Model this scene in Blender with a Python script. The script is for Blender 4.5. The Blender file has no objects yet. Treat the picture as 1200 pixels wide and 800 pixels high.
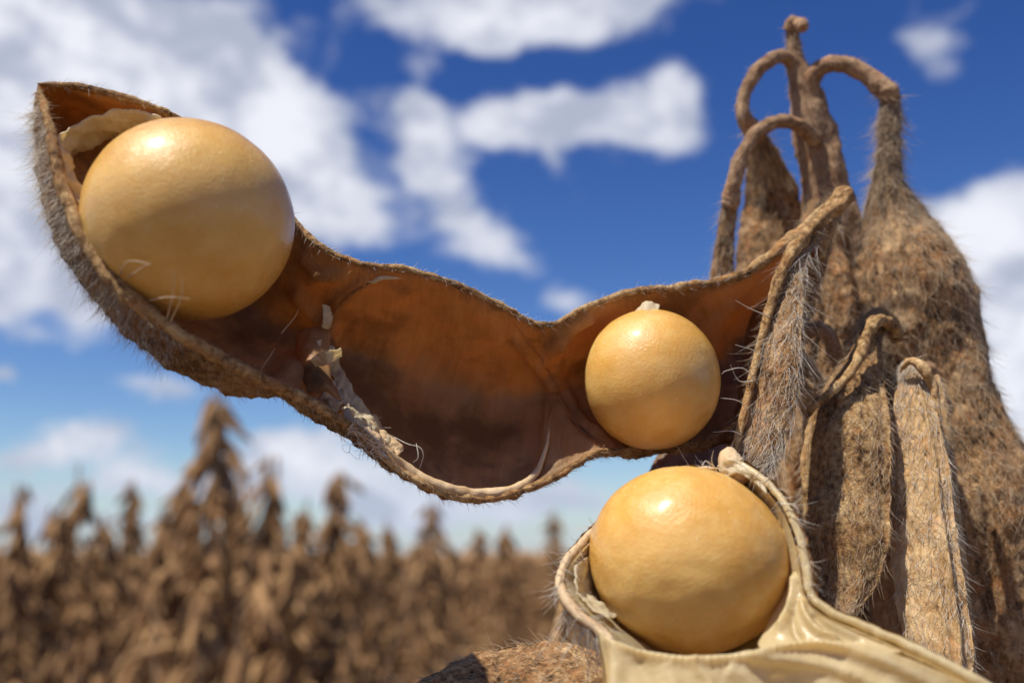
import bpy, math, random
import numpy as np
from mathutils import Vector
random.seed(7); RS = np.random.RandomState(7)
R = math.radians
sc = bpy.context.scene

# ------------------------------------------------------------------ camera
# near things are worked out in millimetres, the scene itself is in metres
CAMH = 620.0                      # camera height above the soil, mm
FPX = 1167.0                      # focal length in photo pixels (1200 px wide)
PITCH = math.atan((650 - 400) / FPX)
cam = bpy.data.cameras.new('camera'); co = bpy.data.objects.new('camera', cam)
sc.collection.objects.link(co); sc.camera = co
co.location = (0, 0, CAMH / 1000); co.rotation_euler = (math.pi / 2 + PITCH, 0, 0)
cam.sensor_width = 36; cam.lens = 36 * FPX / 1200
cam.clip_start = 0.002; cam.clip_end = 3000
cam.dof.use_dof = True; cam.dof.focus_distance = 0.0465; cam.dof.aperture_fstop = 35 / 0.72
cp, sp = math.cos(PITCH), math.sin(PITCH)
CX = np.array([1., 0, 0]); CU = np.array([0, -sp, cp]); CF = np.array([0, cp, sp]); CO = np.array([0, 0, CAMH])

def W(p):
    """rows of (photo x, photo y, depth mm) -> world mm"""
    p = np.atleast_2d(np.array(p, float))
    x = (p[:, 0] - 600) / FPX * p[:, 2]; y = (400 - p[:, 1]) / FPX * p[:, 2]
    return CO + x[:, None] * CX + y[:, None] * CU + p[:, 2:3] * CF

# ------------------------------------------------------------------ sun, sky, exposure
L = Vector((-0.37, -0.27, 0.89)).normalized()
SUN_EL = math.asin(L.z); SUN_AZ = math.atan2(L.x, L.y)
sun = bpy.data.lights.new('sun', 'SUN'); so = bpy.data.objects.new('sun', sun); sc.collection.objects.link(so)
sun.energy = 5.0; sun.angle = R(0.53); sun.color = (1.0, 0.95, 0.87)
so.rotation_euler = L.to_track_quat('Z', 'Y').to_euler()
sc.view_settings.view_transform = 'Standard'; sc.view_settings.look = 'None'
sc.view_settings.exposure = 0.28; sc.view_settings.gamma = 1
sc.render.engine = 'CYCLES'

world = bpy.data.worlds.new('World'); sc.world = world; world.use_nodes = True

class NT:
    """small node-graph writer"""
    def __init__(s, tree): s.t = tree; s.t.nodes.clear()
    def n(s, kind, **kw):
        nd = s.t.nodes.new(kind)
        for k, v in kw.items():
            if k.startswith('_'): setattr(nd, k[1:], v)
        return nd
    def put(s, sock, v):
        if isinstance(v, bpy.types.NodeSocket): s.t.links.new(v, sock)
        elif v is not None: sock.default_value = v
    def math(s, op, a, b=None, c=None, clamp=False):
        nd = s.n('ShaderNodeMath', _operation=op, _use_clamp=clamp)
        for i, v in enumerate((a, b, c)):
            if v is not None: s.put(nd.inputs[i], v)
        return nd.outputs[0]
    def vec(s, op, a, b=None):
        nd = s.n('ShaderNodeVectorMath', _operation=op)
        s.put(nd.inputs[0], a)
        if b is not None: s.put(nd.inputs[1], b)
        return nd.outputs['Value'] if op in ('LENGTH', 'DOT_PRODUCT', 'DISTANCE') else nd.outputs[0]
    def noise(s, v, scale, detail=4, rough=.55, dist=0, out='Fac'):
        nd = s.n('ShaderNodeTexNoise'); s.put(nd.inputs['Vector'], v)
        nd.inputs['Scale'].default_value = scale; nd.inputs['Detail'].default_value = detail
        nd.inputs['Roughness'].default_value = rough; nd.inputs['Distortion'].default_value = dist
        return nd.outputs[out]
    def voro(s, v, scale, feature='F1', out='Distance', rnd=1.0):
        nd = s.n('ShaderNodeTexVoronoi', _feature=feature); s.put(nd.inputs['Vector'], v)
        nd.inputs['Scale'].default_value = scale; nd.inputs['Randomness'].default_value = rnd
        return nd.outputs[out]
    def ramp(s, f, stops, interp='LINEAR'):
        nd = s.n('ShaderNodeValToRGB'); s.put(nd.inputs[0], f); cr = nd.color_ramp; cr.interpolation = interp
        while len(cr.elements) < len(stops): cr.elements.new(0.5)
        for e, (p, c) in zip(cr.elements, stops):
            e.position = p; e.color = (*c, 1) if isinstance(c, tuple) else (c, c, c, 1)
        return nd.outputs[0]
    def mix(s, f, a, b, mode='MIX'):
        nd = s.n('ShaderNodeMix', _data_type='RGBA', _blend_type=mode)
        s.put(nd.inputs[0], f)
        for sock, v in ((nd.inputs[6], a), (nd.inputs[7], b)):
            s.put(sock, (*v, 1) if isinstance(v, tuple) and len(v) == 3 else v)
        return nd.outputs[2]
    def scale(s, v, xyz):
        return s.vec('MULTIPLY', v, xyz)
    def smooth(s, v, a, b, c=0.0, d=1.0):
        nd = s.n('ShaderNodeMapRange', _interpolation_type='SMOOTHSTEP')
        s.put(nd.inputs[0], v)
        for i, q in enumerate((a, b, c, d)): nd.inputs[1 + i].default_value = q
        return nd.outputs[0]

def build_sky():
    g = NT(world.node_tree)
    tc = g.n('ShaderNodeTexCoord').outputs['Generated']
    sky = g.n('ShaderNodeTexSky', _sky_type='NISHITA', _sun_disc=False)
    sky.sun_elevation = SUN_EL; sky.sun_rotation = SUN_AZ; sky.altitude = 400
    sky.air_density = 1.0; sky.dust_density = 0.6; sky.ozone_density = 2.0
    hs = g.n('ShaderNodeHueSaturation'); hs.inputs['Saturation'].default_value = 1.26; hs.inputs['Value'].default_value = 1.18
    hs.inputs['Hue'].default_value = 0.515
    g.put(hs.inputs['Color'], sky.outputs[0])
    sp_ = g.n('ShaderNodeSeparateXYZ'); g.put(sp_.inputs[0], tc)
    # clear air darkens and deepens away from the horizon
    deep = g.ramp(sp_.outputs[2], [(0.0, (.95, .98, .98)), (0.22, (.66, .78, .88)), (0.42, (.50, .64, .80)), (1.0, (.36, .50, .70))])
    base = g.mix(1.0, hs.outputs[0], deep, 'MULTIPLY')
    # warp the direction a little so that every cloud edge is ragged
    w1 = g.noise(tc, 7, 5, .6, 0, 'Color'); w1 = g.vec('SUBTRACT', w1, (.5, .5, .5))
    d = g.vec('ADD', tc, g.scale(w1, (.11, .11, .08)))
    s2 = g.n('ShaderNodeSeparateXYZ'); g.put(s2.inputs[0], g.vec('NORMALIZE', d))
    az = g.math('ARCTAN2', s2.outputs[0], s2.outputs[1]); el = g.math('ARCSINE', s2.outputs[2])
    cb = g.n('ShaderNodeCombineXYZ'); g.put(cb.inputs[0], az); g.put(cb.inputs[1], el)
    ae = cb.outputs[0]
    blobs = [(20, 60, 120, 105, 1.1), (205, 100, 85, 76, 1.2), (270, 130, 70, 70, .9), (315, 185, 85, 80, 1.1), (120, 90, 90, 70, .9), (160, 190, 200, 110, .9), (60, 290, 130, 80, .6), (360, 235, 55, 40, .7),
             (130, 340, 120, 40, .35), (430, 272, 50, 26, .4),
             (560, 4, 170, 46, .9), (720, 2, 110, 34, .75), (590, 40, 70, 22, .4),
             (700, 150, 110, 38, .8), (780, 118, 48, 42, .9), (610, 150, 60, 40, .7), (478, 128, 40, 38, .8), (490, 170, 34, 40, .5),
             (530, 240, 58, 70, .65), (590, 300, 50, 30, .5), (655, 356, 55, 24, .5), (800, 300, 60, 22, .25), (660, 210, 26, 22, .45),
             (1120, 10, 44, 56, .40), (1068, 50, 38, 36, .42),
             (1135, 262, 80, 50, 1.0), (1195, 300, 60, 70, .7), (1180, 350, 70, 50, .6), (1200, 440, 70, 70, .9), (1190, 520, 60, 50, .6),
             (185, 455, 60, 18, .65), (110, 512, 66, 24, .75), (30, 528, 50, 16, .5), (25, 575, 60, 24, .55), (160, 560, 60, 16, .5), (8, 430, 26, 14, .7), (60, 395, 90, 12, .25),
             (330, 525, 70, 34, .85), (295, 560, 90, 24, .6), (440, 560, 70, 34, .8), (520, 600, 90, 26, .6), (640, 585, 110, 34, .65), (150, 606, 180, 20, .5)]
    tot = None
    for (px, py, rx, ry, a) in blobs:
        p = (W([(px, py, 1000)]) - CO)[0]; p /= np.linalg.norm(p)
        A, E = math.atan2(p[0], p[1]), math.asin(p[2])
        q = g.vec('SUBTRACT', ae, (A, E, 0))
        q = g.vec('MULTIPLY', q, (FPX / rx * .95, FPX / ry * .95, 0))
        dd = g.vec('DOT_PRODUCT', q, q)
        e = g.math('MULTIPLY', g.math('EXPONENT', g.math('MULTIPLY', dd, -1.0)), a)
        tot = e if tot is None else g.math('ADD', tot, e)
    # the same broken cloud goes on all round and overhead
    nrm = g.scale(tc, (1, 1, 1.9))
    far = g.smooth(g.noise(nrm, 2.6, 6, .6, .3), .54, .74)
    inx = g.math('MULTIPLY', g.smooth(g.math('ABSOLUTE', az), .50, .66, 1, 0), g.smooth(s2.outputs[2], .58, .70, 1, 0))
    inv = g.math('SUBTRACT', 1.0, inx)
    fine = g.math('SUBTRACT', g.noise(g.scale(tc, (1, 1, 1.5)), 16, 7, .62), .5)
    tot = g.math('ADD', tot, g.math('MULTIPLY', fine, 1.15))
    dens = g.smooth(tot, .32, .74)
    dens = g.math('ADD', g.math('MULTIPLY', dens, inx), g.math('MULTIPLY', far, inv))
    dens = g.math('MULTIPLY', dens, .93, clamp=True)
    shade = g.smooth(g.noise(g.scale(tc, (1, 1, 1.6)), 11, 5, .6), .36, .60)
    shade = g.math('MULTIPLY', shade, g.smooth(tot, .45, 1.3, .45, 1.0))
    cc = g.mix(shade, (4.3, 4.7, 5.8), (8.6, 8.7, 9.3))
    col = g.mix(dens, base, cc)
    # pale air along the horizon
    hz = g.smooth(sp_.outputs[2], -.02, .11, .62, 0)
    col = g.mix(hz, col, (4.3, 5.1, 6.9))
    bg = g.n('ShaderNodeBackground'); g.put(bg.inputs[0], col); bg.inputs[1].default_value = 0.09
    out = g.n('ShaderNodeOutputWorld'); g.put(out.inputs[0], bg.outputs[0])
    world.cycles.sampling_method = 'MANUAL'; world.cycles.sample_map_resolution = 512
build_sky()

# ------------------------------------------------------------------ materials
MM = (1000, 1000, 1000)
def new_mat(name):
    m = bpy.data.materials.new(name); m.use_nodes = True; g = NT(m.node_tree)
    out = g.n('ShaderNodeOutputMaterial'); return m, g, out
def principled(g, col, rough, normal=None, **kw):
    b = g.n('ShaderNodeBsdfPrincipled'); g.put(b.inputs['Base Color'], (*col, 1) if isinstance(col, tuple) else col)
    g.put(b.inputs['Roughness'], rough)
    if normal is not None: g.put(b.inputs['Normal'], normal)
    for k, v in kw.items(): g.put(b.inputs[k.replace('_', ' ')], v)
    return b
def bump(g, h, dist, strength=1.0, normal=None):
    b = g.n('ShaderNodeBump'); b.inputs['Strength'].default_value = strength; b.inputs['Distance'].default_value = dist
    g.put(b.inputs['Height'], h)
    if normal is not None: g.put(b.inputs['Normal'], normal)
    return b.outputs[0]

def mat_seed(name, tint=1.0, wr=0.0, seed=0.0):
    m, g, out = new_mat(name)
    v = g.scale(g.n('ShaderNodeTexCoord').outputs['Object'], MM); v = g.vec('ADD', v, (seed, seed * .7, 0))
    big = g.noise(v, .22, 3, .5); mid = g.noise(v, 1.3, 4, .6)
    c = g.mix(g.smooth(big, .35, .65), (.66, .345, .068), (.76, .455, .13))
    c = g.mix(g.math('MULTIPLY', g.smooth(mid, .42, .72), .3), c, (.82, .56, .22))
    c = g.mix(g.math('MULTIPLY', g.smooth(g.noise(g.vec('ADD', v, (9, 3, 1)), .5, 5, .65), .52, .72), .28), c, (.50, .24, .045))
    # pale scuffs, and sparkles of sheen painted as flecks into the coat colour
    fl = g.smooth(g.voro(g.scale(v, (1, 1.0, .55)), 3.3), .13, .02)
    fl = g.math('MULTIPLY', fl, g.smooth(g.noise(v, .45, 2, .5), .46, .58))
    c = g.mix(g.math('MULTIPLY', fl, .85), c, (.97, .86, .6))
    pit = g.smooth(g.voro(v, 1.1), .05, .02)
    c = g.mix(g.math('MULTIPLY', pit, .35), c, (.35, .2, .07))
    n1 = bump(g, g.noise(v, .55, 4, .55), .0004, .14 + wr)
    n2 = bump(g, g.noise(v, 7, 4, .7), .00006, .55, n1)
    rg = g.smooth(g.noise(v, 2.4, 5, .7), .3, .75, .24, .44)
    b = principled(g, c, rg, n2, Subsurface_Weight=.4, Subsurface_Scale=.0012, Coat_Weight=.38, Coat_Roughness=.15, Specular_IOR_Level=.45)
    b.inputs['Subsurface Radius'].default_value = (1.0, .32, .07); b.inputs['IOR'].default_value = 1.42
    g.put(out.inputs[0], b.outputs[0]); return m

def mat_skin(name, dark=(.05, .022, .008), midc=(.40, .215, .088), light=(.80, .54, .28), gran=0.6, fibre=0.5, trans=0.0, tone=(.45, .68), sc_=1.0):
    """felted, dry pod skin: u runs round the pod, v along it (both in mm)"""
    m, g, out = new_mat(name)
    uv = g.n('ShaderNodeTexCoord').outputs['UV']
    ob = g.scale(g.n('ShaderNodeTexCoord').outputs['Object'], MM)
    wob = g.vec('SUBTRACT', g.noise(ob, 1.2, 3, .5, 0, 'Color'), (.5, .5, .5))
    uvw = g.vec('ADD', uv, g.scale(wob, (.9, .9, 0)))
    fib = g.noise(g.scale(uvw, (6.0 * sc_, 1.1 * sc_, 1)), 1.0, 5, .65, .6)
    grn = g.noise(g.scale(ob, (1, 1, 1)), 2.7 * sc_, 6, .72)
    cel = g.voro(ob, 3.6 * sc_)
    big = g.noise(ob, .33, 4, .6)
    h = g.math('ADD', g.math('MULTIPLY', fib, fibre), g.math('MULTIPLY', grn, gran))
    h = g.math('SUBTRACT', h, g.math('MULTIPLY', cel, .05))
    hn = g.math('DIVIDE', h, fibre + gran)
    t = g.math('ADD', g.math('MULTIPLY', hn, .75), g.math('MULTIPLY', big, .42))
    c = g.ramp(t, [(tone[0], dark), ((tone[0] + tone[1]) / 2, midc), (tone[1], light)])  # tan highlights and dark gaps between hairs, painted in by height
    rust = g.smooth(g.noise(ob, .8, 3, .6), .5, .68)
    c = g.mix(g.math('MULTIPLY', rust, .45), c, (midc[0] * 1.25, midc[1] * .92, midc[2] * .7))
    spk = g.smooth(g.voro(ob, 1.9), .09, .03)
    c = g.mix(g.math('MULTIPLY', spk, .5), c, (dark[0] * .5, dark[1] * .45, dark[2] * .4))
    nb = bump(g, h, .00048, 1.0); nb = bump(g, g.noise(ob, 14, 3, .7), .00004, .6, nb)
    b = principled(g, c, .82, nb, Specular_IOR_Level=.25)
    if trans > 0:
        tr = g.n('ShaderNodeBsdfTranslucent'); g.put(tr.inputs[0], g.mix(1.0, c, (1.0, .62, .30), 'MULTIPLY')); g.put(tr.inputs['Normal'], nb)
        mx = g.n('ShaderNodeMixShader'); mx.inputs[0].default_value = trans
        g.put(mx.inputs[1], b.outputs[0]); g.put(mx.inputs[2], tr.outputs[0]); g.put(out.inputs[0], mx.outputs[0])
    else: g.put(out.inputs[0], b.outputs[0])
    return m

def mat_lining(name, a, b_, dk, trans, tcol, rough=.5, streak=.6, spec=.4, blotch=.7, grain=(.35, 2.6)):
    """smooth parchment-like inside of a pod"""
    m, g, out = new_mat(name)
    uv = g.n('ShaderNodeTexCoord').outputs['UV']
    ob = g.scale(g.n('ShaderNodeTexCoord').outputs['Object'], MM)
    st = g.noise(g.scale(uv, (grain[0], grain[1], 1)), 1.0, 4, .6, 1.2)
    bl = g.noise(ob, .26, 4, .58, .25)
    c = g.mix(g.smooth(st, .22, .82), a, b_)
    bf = g.math('MULTIPLY', g.smooth(bl, .42, .66), blotch)
    c = g.mix(bf, c, dk)
    h = g.math('ADD', g.math('MULTIPLY', st, streak), g.math('MULTIPLY', g.noise(ob, 2.5, 4, .6), .4))
    nb = bump(g, h, .00015, .7)
    p = principled(g, c, rough, nb, Specular_IOR_Level=spec)
    tr = g.n('ShaderNodeBsdfTranslucent'); g.put(tr.inputs[0], g.mix(g.math('MULTIPLY', bf, .9), tcol, dk)); g.put(tr.inputs['Normal'], nb)
    mx = g.n('ShaderNodeMixShader'); mx.inputs[0].default_value = trans
    g.put(mx.inputs[1], p.outputs[0]); g.put(mx.inputs[2], tr.outputs[0]); g.put(out.inputs[0], mx.outputs[0])
    return m

def mat_hair(name, c1, c2):
    m, g, out = new_mat(name)
    ob = g.scale(g.n('ShaderNodeTexCoord').outputs['Object'], MM)
    c = g.mix(g.noise(ob, .9, 2, .5), c1, c2)
    p = principled(g, c, .45, None, Specular_IOR_Level=.4)
    tr = g.n('ShaderNodeBsdfTranslucent'); g.put(tr.inputs[0], c)
    mx = g.n('ShaderNodeMixShader'); mx.inputs[0].default_value = .3
    g.put(mx.inputs[1], p.outputs[0]); g.put(mx.inputs[2], tr.outputs[0]); g.put(out.inputs[0], mx.outputs[0]); return m

M = {}
M['seed_a'] = mat_seed('seed_coat_amber', wr=.02, seed=3)
M['seed_b'] = mat_seed('seed_coat_golden', wr=.0, seed=11)
M['seed_c'] = mat_seed('seed_coat_creased', wr=.08, seed=23)
M['skin'] = mat_skin('felted_pod_skin')
M['skin_gold'] = mat_skin('golden_pod_skin', dark=(.08, .035, .012), midc=(.48, .27, .105), light=(.84, .58, .28), gran=.8, fibre=.3)
M['skin_pale'] = mat_skin('pale_dry_pod_skin', dark=(.14, .065, .022), midc=(.52, .32, .14), light=(.78, .56, .30), gran=.12, fibre=.28, tone=(.36, .66))
M['skin_shaded'] = mat_skin('shaded_pod_skin', dark=(.045, .022, .010), midc=(.20, .11, .055), light=(.40, .26, .14), gran=.4, fibre=.6)  # pod skin again, darkened so its colour carries the shade between the pods
M['skin_open'] = mat_skin('open_pod_skin', dark=(.14, .07, .030), midc=(.44, .26, .12), light=(.72, .52, .30), gran=.65, fibre=.35, trans=.38)
M['skin_stem'] = mat_skin('stem_bark', dark=(.13, .062, .030), midc=(.40, .23, .12), light=(.70, .48, .29), gran=.45, fibre=.6, tone=(.40, .70))
M['skin_back'] = mat_skin('field_pod_skin', dark=(.14, .085, .045), midc=(.27, .175, .10), light=(.40, .28, .165), gran=.5, fibre=.5, tone=(.3, .75), sc_=.25)
M['lining'] = mat_lining('amber_pod_lining', (.44, .24, .105), (.60, .38, .19), (.12, .072, .034), .48, (.90, .52, .21))
M['lining_dark'] = mat_lining('brown_pod_lining', (.34, .18, .08), (.46, .26, .12), (.14, .07, .03), .35, (.8, .38, .13))
M['lining_cream'] = mat_lining('cream_pod_lining', (.74, .61, .33), (.86, .76, .49), (.58, .42, .17), .48, (.95, .75, .38), rough=.27, spec=.6, blotch=.4, grain=(.8, .35))
M['rim'] = mat_lining('pale_suture_edge', (.60, .40, .20), (.76, .60, .38), (.42, .22, .09), .15, (.8, .55, .28), rough=.5, blotch=.45, grain=(3.5, .45))
M['paper'] = mat_lining('papery_membrane', (.74, .65, .44), (.88, .83, .66), (.50, .38, .18), .5, (.95, .82, .52), rough=.35, spec=.6, blotch=.35, grain=(2.2, .8))
M['hair_white'] = mat_hair('silver_hair', (.70, .62, .50), (.88, .83, .74))
M['hair_tan'] = mat_hair('tan_hair', (.52, .37, .22), (.80, .66, .47))
M['hair_brown'] = mat_hair('brown_hair', (.20, .12, .06), (.42, .28, .16))

# ------------------------------------------------------------------ numeric helpers
_tab = RS.rand(64, 64, 64)
def vnoise(p):
    p = np.asarray(p, float); i = np.floor(p).astype(int); f = p - i; f = f * f * (3 - 2 * f); i &= 63; j = (i + 1) & 63
    x0, y0, z0 = i[..., 0], i[..., 1], i[..., 2]; x1, y1, z1 = j[..., 0], j[..., 1], j[..., 2]
    fx, fy, fz = f[..., 0], f[..., 1], f[..., 2]
    a = _tab[x0, y0, z0] * (1 - fx) + _tab[x1, y0, z0] * fx; b = _tab[x0, y1, z0] * (1 - fx) + _tab[x1, y1, z0] * fx
    c = _tab[x0, y0, z1] * (1 - fx) + _tab[x1, y0, z1] * fx; d = _tab[x0, y1, z1] * (1 - fx) + _tab[x1, y1, z1] * fx
    return ((a * (1 - fy) + b * fy) * (1 - fz) + (c * (1 - fy) + d * fy) * fz) * 2 - 1
def fbm(p, octs=4, gain=.5):
    s, a, q = 0, 1, np.array(p, float)
    for _ in range(octs): s = s + a * vnoise(q); q = q * 2.03 + 11.7; a *= gain
    return s
def spline(ctrl, n):
    """Catmull-Rom through rows of ctrl (any number of columns), n samples"""
    c = np.array(ctrl, float); k = len(c)
    if k == 2: return c[0] + (c[1] - c[0]) * np.linspace(0, 1, n)[:, None]
    e = np.vstack([2 * c[0] - c[1], c, 2 * c[-1] - c[-2]])
    t = np.linspace(0, k - 1, n); i = np.minimum(t.astype(int), k - 2); f = (t - i)[:, None]
    p0, p1, p2, p3 = e[i], e[i + 1], e[i + 2], e[i + 3]
    return .5 * (2 * p1 + (p2 - p0) * f + (2 * p0 - 5 * p1 + 4 * p2 - p3) * f ** 2 + (3 * p1 - p0 - 3 * p2 + p3) * f ** 3)
def nrm(v): return v / np.maximum(np.linalg.norm(v, axis=-1, keepdims=True), 1e-9)

_org = {}                                            # object name -> world origin in mm
def obj(name, verts, faces, mat, parent=None, uv=None, smooth=True, origin=None, kind=None, label=None):
    """verts in world mm; returns ONE linked mesh object whose origin sits on the thing"""
    v = np.asarray(verts, float); org = np.array(origin if origin is not None else v.mean(0), float)
    me = bpy.data.meshes.new(name); vv = (v - org) / 1000.0
    f = np.asarray(faces); me.vertices.add(len(vv)); me.vertices.foreach_set('co', vv.astype(np.float32).ravel())
    k = f.shape[1]; me.loops.add(f.size); me.loops.foreach_set('vertex_index', f.ravel().astype(np.int32))
    me.polygons.add(len(f)); me.polygons.foreach_set('loop_start', np.arange(0, f.size, k, dtype=np.int32))
    me.polygons.foreach_set('loop_total', np.full(len(f), k, dtype=np.int32))
    me.update(calc_edges=True)
    if smooth: me.polygons.foreach_set('use_smooth', np.ones(len(f), bool))
    if uv is not None:
        ul = me.uv_layers.new(name='UVMap'); ul.data.foreach_set('uv', np.asarray(uv, np.float32)[f.ravel()].ravel())
    me.materials.append(mat); me.validate()
    o = bpy.data.objects.new(name, me); sc.collection.objects.link(o)
    place(o, org, parent)
    if kind: o['kind'] = kind
    if label: o['label'] = label
    return o
def place(o, org, parent):
    po = _org[parent.name] if parent is not None else np.zeros(3)
    o.parent = parent; o.location = tuple((org - po) / 1000.0); _org[o.name] = org
def thing(name, label, cat, base, group=None):
    o = bpy.data.objects.new(name, None); sc.collection.objects.link(o); o.empty_display_size = .01
    place(o, np.array(base, float), None); o['label'] = label; o['category'] = cat
    if group: o['group'] = group
    return o

def grid_faces(n, m, closed=False, flip=False):
    i = np.arange(n - 1)[:, None]; j = np.arange(m if closed else m - 1)[None, :]; j2 = (j + 1) % m
    q = np.stack([i * m + j, i * m + j2, (i + 1) * m + j2, (i + 1) * m + j], -1).reshape(-1, 4)
    return q[:, ::-1] if flip else q
def grid_normals(G, closed=False):
    du = np.gradient(G, axis=0)
    dv = (np.roll(G, -1, 1) - np.roll(G, 1, 1)) if closed else np.gradient(G, axis=1)
    return nrm(np.cross(du, dv))
def grid_uv(G, closed=False):
    ds = np.linalg.norm(np.diff(G, axis=0), axis=-1).mean(1); v = np.concatenate([[0], np.cumsum(ds)])
    dm = np.linalg.norm(np.diff(G, axis=1), axis=-1).mean(0); u = np.concatenate([[0], np.cumsum(dm)])
    if closed: h = u[-1] / 2; u = h - np.abs(u - h)      # mirrored, so there is no visible seam
    return np.stack([np.broadcast_to(u, G.shape[:2]), np.broadcast_to(v[:, None], G.shape[:2])], -1).reshape(-1, 2)

def frames(C):
    T = nrm(np.gradient(C, axis=0)); V = nrm(CO - C)
    side = nrm(np.cross(T, V)); front = nrm(np.cross(side, T)); return T, side, front

def tube_grid(ctrl, n=60, m=14, rough=.08, fr=1.5, flat=1.0):
    """ctrl rows: px, py, depth mm, half width px"""
    c = spline(ctrl, n); C = W(c[:, :3]); r = np.maximum(c[:, 3], .3) * c[:, 2] / FPX
    T, sd, ft = frames(C); a = np.linspace(0, 2 * math.pi, m, endpoint=False)
    D = np.cos(a)[None, :, None] * sd[:, None] + flat * np.sin(a)[None, :, None] * ft[:, None]
    G = C[:, None] + D * r[:, None, None]
    G = G + D * (r[:, None] * rough * fbm(G * fr, 3))[..., None]
    return G
def cap(G):
    """close both ends of a closed grid by drawing the end rings together"""
    a = np.repeat(G[:1].mean(1, keepdims=True), G.shape[1], 1); b = np.repeat(G[-1:].mean(1, keepdims=True), G.shape[1], 1)
    a2 = G[:1] * .55 + a * .45 - (G[1:2] - G[:1]).mean(1, keepdims=True) * .4
    b2 = G[-1:] * .55 + b * .45 + (G[-1:] - G[-2:-1]).mean(1, keepdims=True) * .4
    a = a - (G[1:2] - G[:1]).mean(1, keepdims=True) * .5; b = b + (G[-1:] - G[-2:-1]).mean(1, keepdims=True) * .5
    return np.concatenate([a, a2, G, b2, b], 0)
def outward(G):
    """True if grid normals point away from the axis"""
    N = grid_normals(G, True); c = G.mean(1, keepdims=True)
    return float(((G - c) * N).sum(-1).mean()) > 0
def emit(name, G, mat, parent, closed=True, **kw):
    if closed:
        fl = not outward(G)
        return obj(name, G.reshape(-1, 3), grid_faces(*G.shape[:2], True, flip=not fl), mat, parent, uv=grid_uv(G, True), **kw)
    return obj(name, G.reshape(-1, 3), grid_faces(*G.shape[:2], False), mat, parent, uv=grid_uv(G), **kw)
def tube(name, ctrl, mat, parent, n=60, m=14, rough=.08, fr=1.5, flat=1.0, **kw):
    G = cap(tube_grid(ctrl, n, m, rough, fr, flat)); return emit(name, G, mat, parent, **kw), G

def pod_grid(ctrl, n=150, m=56, thick=.62, twist=0.0, beans=(), bean_amt=.35, edge=1.35, ridge=.07, rough=.022, wrinkle=.03, seed=0.0, grooves=()):
    """closed pod: lens-shaped section, suture ridges at both sides, swollen over each bean"""
    c = spline(ctrl, n); C = W(c[:, :3]); w = np.maximum(c[:, 3], .4) * c[:, 2] / FPX
    T, sd, ft = frames(C); s = np.linspace(0, 1, n); tw = np.array(twist) if np.ndim(twist) else twist
    tw = np.interp(s, np.linspace(0, 1, len(tw)), tw) if np.ndim(tw) else np.full(n, tw)
    ct, st = np.cos(tw)[:, None], np.sin(tw)[:, None]
    A = sd * ct + ft * st; B = -sd * st + ft * ct
    bel = np.full(n, 1 - bean_amt)
    for b, wd in beans: bel = np.maximum(bel, 1 - bean_amt + bean_amt * 1.3 * np.exp(-((s - b) / wd) ** 2))
    a = np.linspace(0, 2 * math.pi, m, endpoint=False)
    ca, sa = np.cos(a), np.sin(a)
    y = np.sign(sa) * np.abs(sa) ** edge
    ex = 1 + ridge * np.exp(-((1 - np.abs(ca)) / .012) ** 2)
    tk = thick * bel
    G = C[:, None] + (w[:, None] * (ca * ex)[None])[..., None] * A[:, None] + (w[:, None] * tk[:, None] * y[None])[..., None] * B[:, None]
    N = grid_normals(G, True)
    if not outward(G): N = -N
    for a0, gw, amp in grooves:
        da = np.abs((a - a0 + .10 * np.sin(s * 9 + a0 * 5)[:, None] + math.pi) % (2 * math.pi) - math.pi)
        G = G + N * (w[:, None] * amp * np.exp(-(da / gw) ** 2) * (np.minimum(s, 1 - s) * 8).clip(0, 1)[:, None])[..., None]
    wm = np.median(w)
    d = wm * (wrinkle * fbm(G * .45 + seed, 4, .6) * 1.6 + rough * fbm(G * 2.2 + seed, 4, .65))
    creases = -np.abs(fbm(np.stack([G[..., 0] * .9, G[..., 1] * .9, G[..., 2] * .35], -1) + seed * 3, 3)) * wm * wrinkle * 1.3
    fade = np.minimum(1, np.minimum(s, 1 - s) * 18)[:, None]
    return G + N * ((d + creases) * fade)[..., None]

def project(G):
    q = G - CO; d = q @ CF; return np.stack([600 + FPX * (q @ CX) / d, 400 - FPX * (q @ CU) / d], -1)
def creases(G, lines):
    """folds pressed into a sheet: each line is ([(x, y)...], width, height mm)"""
    N = grid_normals(G)
    if ((CO - G) * N).sum(-1).mean() < 0: N = -N
    p = project(G); h = np.zeros(G.shape[:2])
    for pts, w, amp in lines:
        c = spline(pts, 40); n = len(c); dmin = np.full(h.shape, 1e9); tt = np.zeros(h.shape)
        for k in range(n):
            d = np.hypot(p[..., 0] - c[k, 0], p[..., 1] - c[k, 1]); b = d < dmin; dmin = np.where(b, d, dmin); tt = np.where(b, k / (n - 1), tt)
        h = h + amp * np.exp(-(dmin / w) ** 2) * np.clip(np.minimum(tt, 1 - tt) * 8 + .25, 0, 1)
    return G + N * h[..., None]

def drape(G, pts, n, lift=.08):
    """a line laid on the surface G along the given photo points"""
    p = project(G); c = spline(pts, n); out = []
    for x, y in c:
        d = np.hypot(p[..., 0] - x, p[..., 1] - y); k = np.argsort(d.ravel())[:6]; w = 1 / (d.ravel()[k] + .3)
        q = (G.reshape(-1, 3)[k] * w[:, None]).sum(0) / w.sum(); out.append(q + nrm(CO - q) * lift)
    out = np.array(out)
    for _ in range(4): out[1:-1] = (out[:-2] + 2 * out[1:-1] + out[2:]) / 4
    return out

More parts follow.
